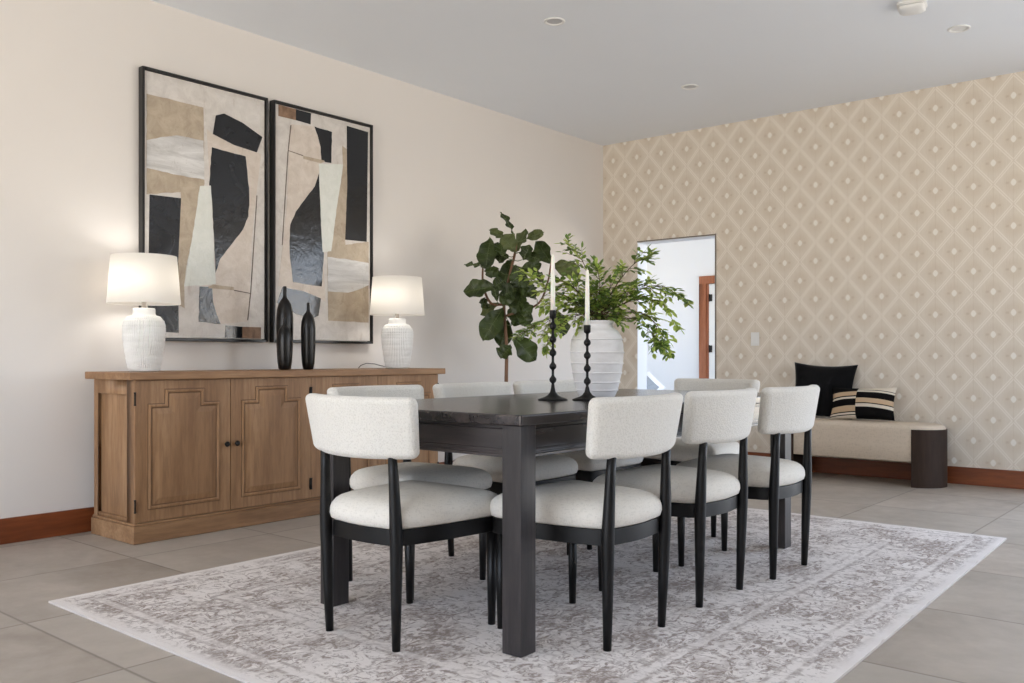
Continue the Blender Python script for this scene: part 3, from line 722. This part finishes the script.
for z in (.033,.068,.109,.152,.200,.258):
    mb=MB(); r=prof_r(z)
    n=72; R=[]
    for k in range(7):
        a=2*pi*k/6; ring=[]
        for i in range(n):
            am=.0030+.0012*(i%2); t_=2*pi*i/n; rr=r+am*cos(a); ring.append((rr*cos(t_),rr*sin(t_),z+am*1.0*sin(a)))
        R.append(ring)
    mb.rings(R); mb.build('beaded_ridge',M['vase'],vt)

def leaf_quad(mb,base,d,nrm,L,Wd,mi):
    d=d.normalized(); s=d.cross(nrm)
    if s.length<1e-4: s=d.orthogonal()
    s.normalize(); n=s.cross(d)
    pts=[base, base+d*L*.3+s*Wd*.42+n*Wd*.10, base+d*L*.65+s*Wd*.42+n*Wd*.08, base+d*L, base+d*L*.65-s*Wd*.42+n*Wd*.08, base+d*L*.3-s*Wd*.42+n*Wd*.10, base+d*L*.3, base+d*L*.65]
    mb.add(pts,[(0,1,6),(1,2,7,6),(2,3,7),(3,4,7),(4,5,6,7),(5,0,6)],mi,True)
def crom(P,n):
    P=[Vector(p) for p in P]; Q=[2*P[0]-P[1]]+P+[2*P[-1]-P[-2]]; out=[]
    for i in range(1,len(Q)-2):
        for q in range(n):
            t=q/n; p0,p1,p2,p3=Q[i-1:i+3]; out.append(.5*((2*p1)+(-p0+p2)*t+(2*p0-5*p1+4*p2-p3)*t*t+(-p0+3*p1-3*p2+p3)*t**3))
    out.append(P[-1]); return out
BR=[
   [(-2.324, 3.299, 1.152), (-2.39, 3.238, 1.214), (-2.462, 3.171, 1.249), (-2.542, 3.099, 1.329)] ,
   [(-2.33, 3.293, 1.138), (-2.462, 3.26, 1.136), (-2.587, 3.234, 1.098), (-2.685, 3.229, 1.048)] ,
   [(-2.324, 3.299, 1.16), (-2.411, 3.253, 1.198), (-2.486, 3.217, 1.117), (-2.51, 3.225, 0.991)] ,
   [(-2.31, 3.311, 1.169), (-2.356, 3.33, 1.299), (-2.4, 3.352, 1.385), (-2.479, 3.344, 1.478)] ,
   [(-2.296, 3.322, 1.169), (-2.274, 3.305, 1.27), (-2.268, 3.274, 1.343)] ,
   [(-2.282, 3.334, 1.16), (-2.211, 3.354, 1.279), (-2.14, 3.374, 1.36), (-2.07, 3.394, 1.392)] ,
   [(-2.272, 3.342, 1.138), (-2.169, 3.429, 1.241), (-2.077, 3.507, 1.268), (-1.995, 3.576, 1.196)] ,
   [(-2.262, 3.351, 1.129), (-2.146, 3.4, 1.15), (-2.056, 3.428, 1.091), (-2.003, 3.424, 0.972)] ,
   [(-2.269, 3.345, 1.143), (-2.174, 3.411, 1.205), (-2.093, 3.464, 1.204)] ,
   [(-2.289, 3.328, 1.169), (-2.3, 3.44, 1.28), (-2.324, 3.542, 1.358)] ,
   [(-2.317, 3.305, 1.16), (-2.373, 3.231, 1.266), (-2.415, 3.168, 1.291)] ,
   [(-2.262, 3.351, 1.125), (-2.138, 3.387, 1.114), (-2.05, 3.393, 1.046), (-2.003, 3.365, 1.002)] ,
   [(-2.33, 3.293, 1.152), (-2.363, 3.172, 1.201), (-2.389, 3.056, 1.175)] ,
   [(-2.276, 3.339, 1.16), (-2.169, 3.386, 1.248), (-2.083, 3.415, 1.254), (-1.979, 3.46, 1.09)] ,
   [(-2.303, 3.316, 1.152), (-2.394, 3.32, 1.232), (-2.447, 3.355, 1.282)] ,
   [(-2.289, 3.328, 1.152), (-2.315, 3.287, 1.222), (-2.273, 3.304, 1.248)] ,
   [(-2.276, 3.339, 1.143), (-2.192, 3.374, 1.186), (-2.123, 3.396, 1.219)] ,
   [(-2.324, 3.299, 1.143), (-2.355, 3.191, 1.122), (-2.364, 3.101, 1.067)] ,
]
special={0:'leafy green branch reaching farthest left over the candle towards the potted plant',3:'slender green branch rising highest on the left of the vase bouquet',5:'leafy green branch rising up and right, tip by the doorway top left corner',
 6:'leafy green branch reaching farthest right across the doorway',7:'green branch drooping lowest in front of the doorway',2:'green branch drooping between the two candlesticks, left of the vase'}
org=Vector((vx,vy,TOPZ+.001))
for bi,pts in enumerate(BR):
    rg=random.Random(100+bi)
    lab=special.get(bi,'short leafy branch in the dense middle of the vase bouquet')
    t=thing('leafy_branch',lab,'branch',tuple(org),0,'green branches arranged in the vase')
    p0=Vector(pts[0]); st=Vector((vx+(p0.x-vx)*.35,vy+(p0.y-vy)*.35,.86))
    path=crom([st,Vector((vx+(p0.x-vx)*.9,vy+(p0.y-vy)*.9,1.115))]+pts,7); path=[p-org for p in path]
    ms=MB(); ml=MB(); nP=len(path)
    ms.tube(path,[.0032-.0022*i/nP for i in range(nP)],6)
    sd=1
    start=10
    mi=0 if rg.random()<.55 else 1
    for i in range(start,nP):
        d=(path[min(i+1,nP-1)]-path[i-1]).normalized()
        for rep in range((2 if i%4==0 else 1) if i%3 else 0):
            sd=-sd; side=Vector((rg.uniform(-1,1),rg.uniform(-1,1),rg.uniform(-.6,.9))); side=(side-d*side.dot(d)).normalized()
            ln=rg.uniform(.05,.10)*(1 if i<nP-5 else .5)
            dirn=(d*.9+side*.8).normalized(); q=[path[i]]
            for k in range(1,5): q.append(q[-1]+(dirn+Vector((0,0,-.10*k))).normalized()*ln/4)
            ms.tube(q,[.0014,.0012,.001,.0008,.0006],4,caps=False)
            for k in (1,2,3,4):
                dd=(q[k]-q[k-1]).normalized(); up=Vector((rg.uniform(-.5,.5),rg.uniform(-.5,.5),1)).normalized()
                sv=dd.cross(up).normalized()
                for ss in ((1,-1) if k<4 else (0,)):
                    ld=(dd*.75+sv*ss*.9+Vector((rg.uniform(-.3,.3),rg.uniform(-.3,.3),rg.uniform(-.35,.15)))).normalized()
                    leaf_quad(ml,q[k],ld,up,rg.uniform(.026,.040),rg.uniform(.016,.023),mi if rg.random()<.75 else 1-mi)
        if i>nP-8:
            for ss in (-1,1):
                up=Vector((0,0,1)); sv=d.cross(up).normalized(); leaf_quad(ml,path[i],(d*.7+sv*ss),up,.034,.018,0)
    leaf_quad(ml,path[-1],d,Vector((0,0,1)),.036,.018,0)
    ms.build('stem',M['twig'],t); ml.build('foliage',[M['green'],M['green2']],t)

# ------------------------------------------------------------------ fiddle-leaf fig
fx,fy=-4.298,5.035
F=thing('potted_fig_tree','dark-leaved fig tree in the room corner behind the table','potted plant',(fx,fy,0))
mb=MB(); mb.lathe([(.11,.001),(.125,.01),(.150,.16),(.158,.30),(.162,.33),(.150,.335),(.146,.31)],40,cap1=False); pot=mb.build('pot',M['pot'],F)
mb=MB(); mb.lathe([(.146,.29),(.10,.305),(.001,.31)],30,cap0=False); mb.build('soil',M['soil'],F)
O=Vector((fx,fy,0))
TR=[(-4.298,5.035,.29),(-4.30,5.033,.6),(-4.298,5.035,.817),(-4.297,5.036,1.043),(-4.311,5.024,1.337),(-4.286,5.046,1.52),(-4.248,5.077,1.722),(-4.244,5.081,1.80)]
B1=[(-4.311,5.024,1.337),(-4.384,4.963,1.346),(-4.426,4.927,1.465),(-4.43,4.924,1.603),(-4.405,4.945,1.796)]
B2=[(-4.3,5.034,1.254),(-4.124,5.182,1.337),(-4.065,5.231,1.502),(-4.046,5.248,1.645)]
mb=MB()
for pth,r0,r1 in ((TR,.016,.008),(B1,.010,.006),(B2,.009,.006)):
    q=[p-O for p in crom(pth,6)]; mb.tube(q,[r0+(r1-r0)*i/len(q) for i in range(len(q))],10)
LEAVES = [
   ((-4.164, 4.966, 1.841), (-4.183, 4.843, 1.984), 0.04) ,
   ((-4.251, 4.963, 1.821), (-4.287, 4.839, 1.865), 0.054) ,
   ((-4.117, 4.93, 1.708), (-4.174, 4.845, 1.82), 0.107) ,
   ((-4.303, 5.152, 1.742), (-4.274, 5.234, 1.916), 0.074) ,
   ((-4.213, 5.159, 1.828), (-4.077, 5.196, 1.87), 0.063) ,
   ((-4.366, 4.929, 1.831), (-4.361, 4.868, 1.594), 0.12) ,
   ((-4.318, 4.807, 1.605), (-4.368, 4.659, 1.609), 0.029) ,
   ((-4.259, 4.876, 1.463), (-4.488, 4.771, 1.432), 0.118) ,
   ((-4.326, 5.093, 1.701), (-4.433, 5.061, 1.694), 0.074) ,
   ((-4.305, 5.097, 1.682), (-4.315, 5.004, 1.455), 0.093) ,
   ((-4.156, 5.005, 1.709), (-4.033, 5.125, 1.652), 0.061) ,
   ((-4.065, 5.27, 1.642), (-4.183, 5.24, 1.815), 0.107) ,
   ((-4.088, 5.315, 1.653), (-3.883, 5.379, 1.56), 0.108) ,
   ((-4.211, 5.09, 1.589), (-4.103, 5.208, 1.638), 0.081) ,
   ((-4.136, 5.109, 1.607), (-4.018, 5.12, 1.501), 0.055) ,
   ((-4.289, 4.965, 1.57), (-4.321, 4.829, 1.565), 0.073) ,
   ((-4.406, 5.072, 1.357), (-4.547, 5.026, 1.267), 0.063) ,
   ((-4.296, 4.993, 1.316), (-4.38, 4.862, 1.074), 0.135) ,
   ((-4.348, 5.11, 1.226), (-4.395, 5.074, 1.029), 0.119) ,
   ((-4.305, 5.134, 1.1), (-4.214, 5.279, 0.923), 0.138) ,
   ((-4.245, 5.018, 1.042), (-4.287, 4.949, 0.947), 0.109) ,
   ((-4.24, 5.063, 1.519), (-4.251, 5.024, 1.349), 0.11) ,
   ((-4.179, 4.92, 1.452), (-4.173, 4.866, 1.321), 0.09) ,
   ((-4.428, 4.999, 1.34), (-4.417, 4.888, 1.349), 0.074) ,
   ((-4.215, 4.838, 1.351), (-4.244, 4.831, 1.459), 0.046) ,
   ((-4.14, 5.005, 1.347), (-4.08, 5.051, 1.253), 0.09) ,
   ((-4.247, 5.0, 1.451), (-4.088, 5.084, 1.479), 0.102) ,
   ((-4.07, 5.383, 1.287), (-4.002, 5.355, 1.114), 0.093) ,
   ((-4.158, 5.049, 1.459), (-4.159, 4.965, 1.256), 0.109) ,
   ((-4.219, 5.095, 1.281), (-4.129, 5.106, 1.188), 0.092) ,
   ((-4.256, 4.941, 1.692), (-4.286, 4.961, 1.787), 0.09) ,
   ((-4.172, 4.996, 1.619), (-4.152, 5.014, 1.456), 0.108) ,
   ((-4.328, 5.124, 1.342), (-4.223, 5.106, 1.208), 0.112) ,
   ((-4.0, 5.026, 1.361), (-4.004, 4.946, 1.445), 0.071) ,
   ((-4.276, 5.106, 1.597), (-4.354, 5.055, 1.617), 0.1) ,
   ((-4.216, 4.922, 1.508), (-4.245, 4.845, 1.451), 0.09) ,
   ((-4.107, 4.987, 1.65), (-4.055, 5.009, 1.755), 0.082) ,
   ((-4.187, 4.86, 1.396), (-4.128, 4.943, 1.433), 0.107) ,
   ((-4.319, 5.128, 1.193), (-4.301, 5.237, 1.27), 0.1) ,
   ((-4.354, 5.027, 1.265), (-4.445, 5.046, 1.156), 0.111) ,
   ((-4.032, 4.98, 1.502), (-4.022, 4.926, 1.374), 0.089) ,
   ((-4.449, 5.05, 1.688), (-4.439, 5.11, 1.814), 0.093) ,
]
tw=[Vector(p) for p in crom(TR,6)+crom(B1,6)+crom(B2,6)]
fol=MB()
CAM=Vector((0,0,.95))
def fig_leaf(b,tip,wd,rg,mi):
    b,tip=Vector(b),Vector(tip); d=tip-b; L=d.length; d.normalize()
    view=(CAM-(b+tip)/2).normalized(); up=Vector((0,0,1))
    n0=(view+Vector((rg.uniform(-.5,.5),rg.uniform(-.5,.5),rg.uniform(-.1,.7)))).normalized()
    s=d.cross(n0).normalized(); n=s.cross(d)
    nl,nw=12,6; vs=[]
    for i in range(nl+1):
        t=i/nl; w=wd*.5*( (sin(pi*min(1,t**.9))**.7) * (.5+.72*t) ) *1.08
        if i in (0,nl): w=.0015
        for j in range(-nw//2,nw//2+1):
            a=j/(nw/2); ruf=.018*sin(t*16+a*3+rg.random()*.6)*abs(a)
            vs.append(b+d*(L*t)+s*(a*w)+n*(-.16*wd*(1-abs(a))**1.0+ruf-.35*L*(t-.5)**2+.05*L))
    fs=[(i*(nw+1)+j,i*(nw+1)+j+1,(i+1)*(nw+1)+j+1,(i+1)*(nw+1)+j) for i in range(nl) for j in range(nw)]
    fol.add([v-O for v in vs],fs,mi,True)
    # midrib and side veins
    mid=[vs[i*(nw+1)+nw//2]+n*.0012-O for i in range(nl+1)]; fol.tube(mid,[.0022-.0014*i/nl for i in range(nl+1)],5,mi=2,caps=False)
    for i in range(2,nl-1,2):
        for sgn in (-1,1):
            q=[vs[i*(nw+1)+nw//2],vs[min(nl,i+1)*(nw+1)+nw//2+sgn*2]]; fol.tube([p+n*.001-O for p in q],[.0011,.0006],4,mi=2,caps=False)
    # leaf stalk back to the nearest wood
    near=min(tw,key=lambda p:(p-b).length); 
    if (near-b).length>.012: fol.tube([near-O,(near+b)/2-O+Vector((0,0,-.008)),b-O],[.0035,.003,.0025],6,mi=2)
rg=random.Random(5)
for i,(b,tp,wd) in enumerate(LEAVES):
    fig_leaf(b,tp,wd*1.3,rg,1 if i in (2,3,4,1,16,12) else 0)
mb.build('trunk',M['bark'],F); fol.build('foliage',[M['fiddle'],M['fiddle2'],M['vein']],F)

# ------------------------------------------------------------------ bench and cushions
BZ=.0
bn=thing('bench','beige upholstered bench with curved dark wood end legs against the patterned wall','bench',(-2.43,7.045,0),math.atan2(BD.y,BD.x))
hl,rr=.44,.190
def stadium(r,n=20,half=None):
    P=[]; 
    for i in range(n+1): a=-pi/2+pi*i/n; P.append((hl+r*cos(a),r*sin(a)))
    for i in range(n+1): a=pi/2+pi*i/n; P.append((-hl+r*cos(a),r*sin(a)))
    return P
mb=MB()
R=[[(x,y,z) for x,y in stadium(r)] for r,z in ((.150,.183),(rr-.010,.184),(rr-.004,.190),(rr-.002,.30),(rr-.002,.405),(rr-.004,.425),(rr-.012,.440),(rr-.030,.450),(.12,.457),(.05,.460))]
mb.rings(R,cap0=True,cap1=True); mb.build('seat',M['bench'],bn)
for s in (1,-1):
    mb=MB(); n=28; O_=[];I_=[]
    for i in range(n+1):
        a=-pi/2+pi*i/n; O_.append((s*(hl+rr*cos(a)),rr*sin(a))); I_.append((s*(hl+(rr-.020)*cos(a)),(rr-.020)*sin(a)))
    ring=O_+I_[::-1]
    if s<0: ring=ring[::-1]
    # upper part sits outside the upholstery
    O2=[(s*(hl+(rr+.004)*cos(-pi/2+pi*i/n)),(rr+.004)*sin(-pi/2+pi*i/n)) for i in range(n+1)]; I2=[(s*(hl+(rr-.003)*cos(-pi/2+pi*i/n)),(rr-.003)*sin(-pi/2+pi*i/n)) for i in range(n+1)]
    r2=O2+I2[::-1]
    if s<0: r2=r2[::-1]
    mb.prism(r2,.0005,.422); mb.build('leg',M['benchleg'],bn,bevel=.0015)
pl=pillow_mesh(.52,.455,.15,.11).build('throw_pillow',M['velvet']); pl.location=(-2.765,7.13,.452); pl.rotation_euler=(radians(-11),radians(2),math.atan2(BD.y,BD.x)); tag(pl,'large square black velvet cushion leaning on the wall, standing on the bench','cushion')
def stripes():
    m=N('striped_weave'); c=m.t.nodes.new('ShaderNodeTexCoord'); sp=m.t.nodes.new('ShaderNodeSeparateXYZ'); m.l(c.outputs['Object'],sp.inputs[0])
    bow=m.math('MULTIPLY',m.math('POWER',m.math('ABSOLUTE',sp.outputs[0]),2),.35)
    v=m.math('SUBTRACT',1,m.math('DIVIDE',m.math('ADD',sp.outputs[2],bow),.25))
    K,Tn,Cr=lin(18,17,17),lin(198,172,142),lin(222,212,196)
    L=m.ramp(v,[(0,K),(.12,Tn),(.26,K),(.30,Cr),(.36,K),(.58,Tn),(.76,K),(.79,Cr),(.84,K),(.87,Cr),(.97,K)],'CONSTANT')
    R=m.ramp(v,[(0,Cr),(.06,K),(.08,Cr),(.14,K),(.34,Tn),(.49,K),(.52,Cr),(.62,K)],'CONSTANT')
    m.col(m.mix(m.math('GREATER_THAN',sp.outputs[0],-.035),L,R)); m.val('Roughness',.95); m.val('Specular IOR Level',.1)
    n=m.noise(m.coord('Object',(1,1,.3)),300,2); m.bump(n,.4,.002); return m.mat
pl=pillow_mesh(.50,.26,.12,.07).build('throw_pillow',stripes()); pl.location=(-2.395,7.01,.465); pl.rotation_euler=(radians(-16),radians(-1.2),math.atan2(BD.y,BD.x)-.03); tag(pl,'small oblong cushion with black, tan and cream stripes in front of the black one','cushion')

# ------------------------------------------------------------------ daylight, camera, view
w=bpy.data.worlds.new('world'); SC.world=w; w.use_nodes=True; nt=w.node_tree; bg=nt.nodes['Background']
tc=nt.nodes.new('ShaderNodeTexCoord'); sp=nt.nodes.new('ShaderNodeSeparateXYZ'); nt.links.new(tc.outputs['Generated'],sp.inputs[0])
rp=nt.nodes.new('ShaderNodeValToRGB'); nt.links.new(sp.outputs[2],rp.inputs[0])
rp.color_ramp.elements[0].position=0; rp.color_ramp.elements[0].color=(1.02,.93,.80,1); rp.color_ramp.elements[1].position=.5; rp.color_ramp.elements[1].color=(.58,.76,1.06,1)
e=rp.color_ramp.elements.new(.03); e.color=(1.02,.98,.92,1)
e=rp.color_ramp.elements.new(.12); e.color=(.68,.83,1.05,1)
nt.links.new(rp.outputs[0],bg.inputs[0]); bg.inputs[1].default_value=SKY
def portal(name,loc,rot,sx,sy):
    L=bpy.data.lights.new(name,'AREA'); L.shape='RECTANGLE'; L.size=sx; L.size_y=sy; L.cycles.is_portal=True
    o=bpy.data.objects.new(name,L); COL.objects.link(o); o.location=loc; o.rotation_euler=rot
# area lights shine along local -Z
portal('daylight_opening',(WR+.15,4.75,1.6),(0,radians(90),0),1.8,2.3)
portal('daylight_opening',(-2.1,-3.35,1.3),(radians(90),0,0),5.0,2.4)
c_=bpt(6.05,-.12); portal('daylight_opening',(c_.x,c_.y,1.21),(radians(-90),0,math.atan2(BD.y,BD.x)),3.6,2.42)
portal('daylight_opening',(-2.35,10.0,1.5),(0,radians(90),0),2.0,3.6)

portal('daylight_opening',(-9.35,9.8,1.6),(0,radians(-90),0),1.4,2.0)
cam=bpy.data.cameras.new('camera'); co=bpy.data.objects.new('camera',cam); COL.objects.link(co); SC.camera=co
cam.sensor_fit='HORIZONTAL'; cam.sensor_width=36; cam.lens=897.7/1024*36; cam.shift_y=15.5/1024; cam.clip_start=.05
co.location=(0,0,.95); co.rotation_euler=(pi/2,0,.70028)
SC.view_settings.view_transform='Standard'; SC.view_settings.look='None'; SC.view_settings.gamma=1; SC.view_settings.use_curve_mapping=False
SC.view_settings.exposure=EXPO
SC.cycles.use_denoising=True
SC.cycles.max_bounces=8; SC.cycles.diffuse_bounces=6
SC.cycles.sample_clamp_indirect=6
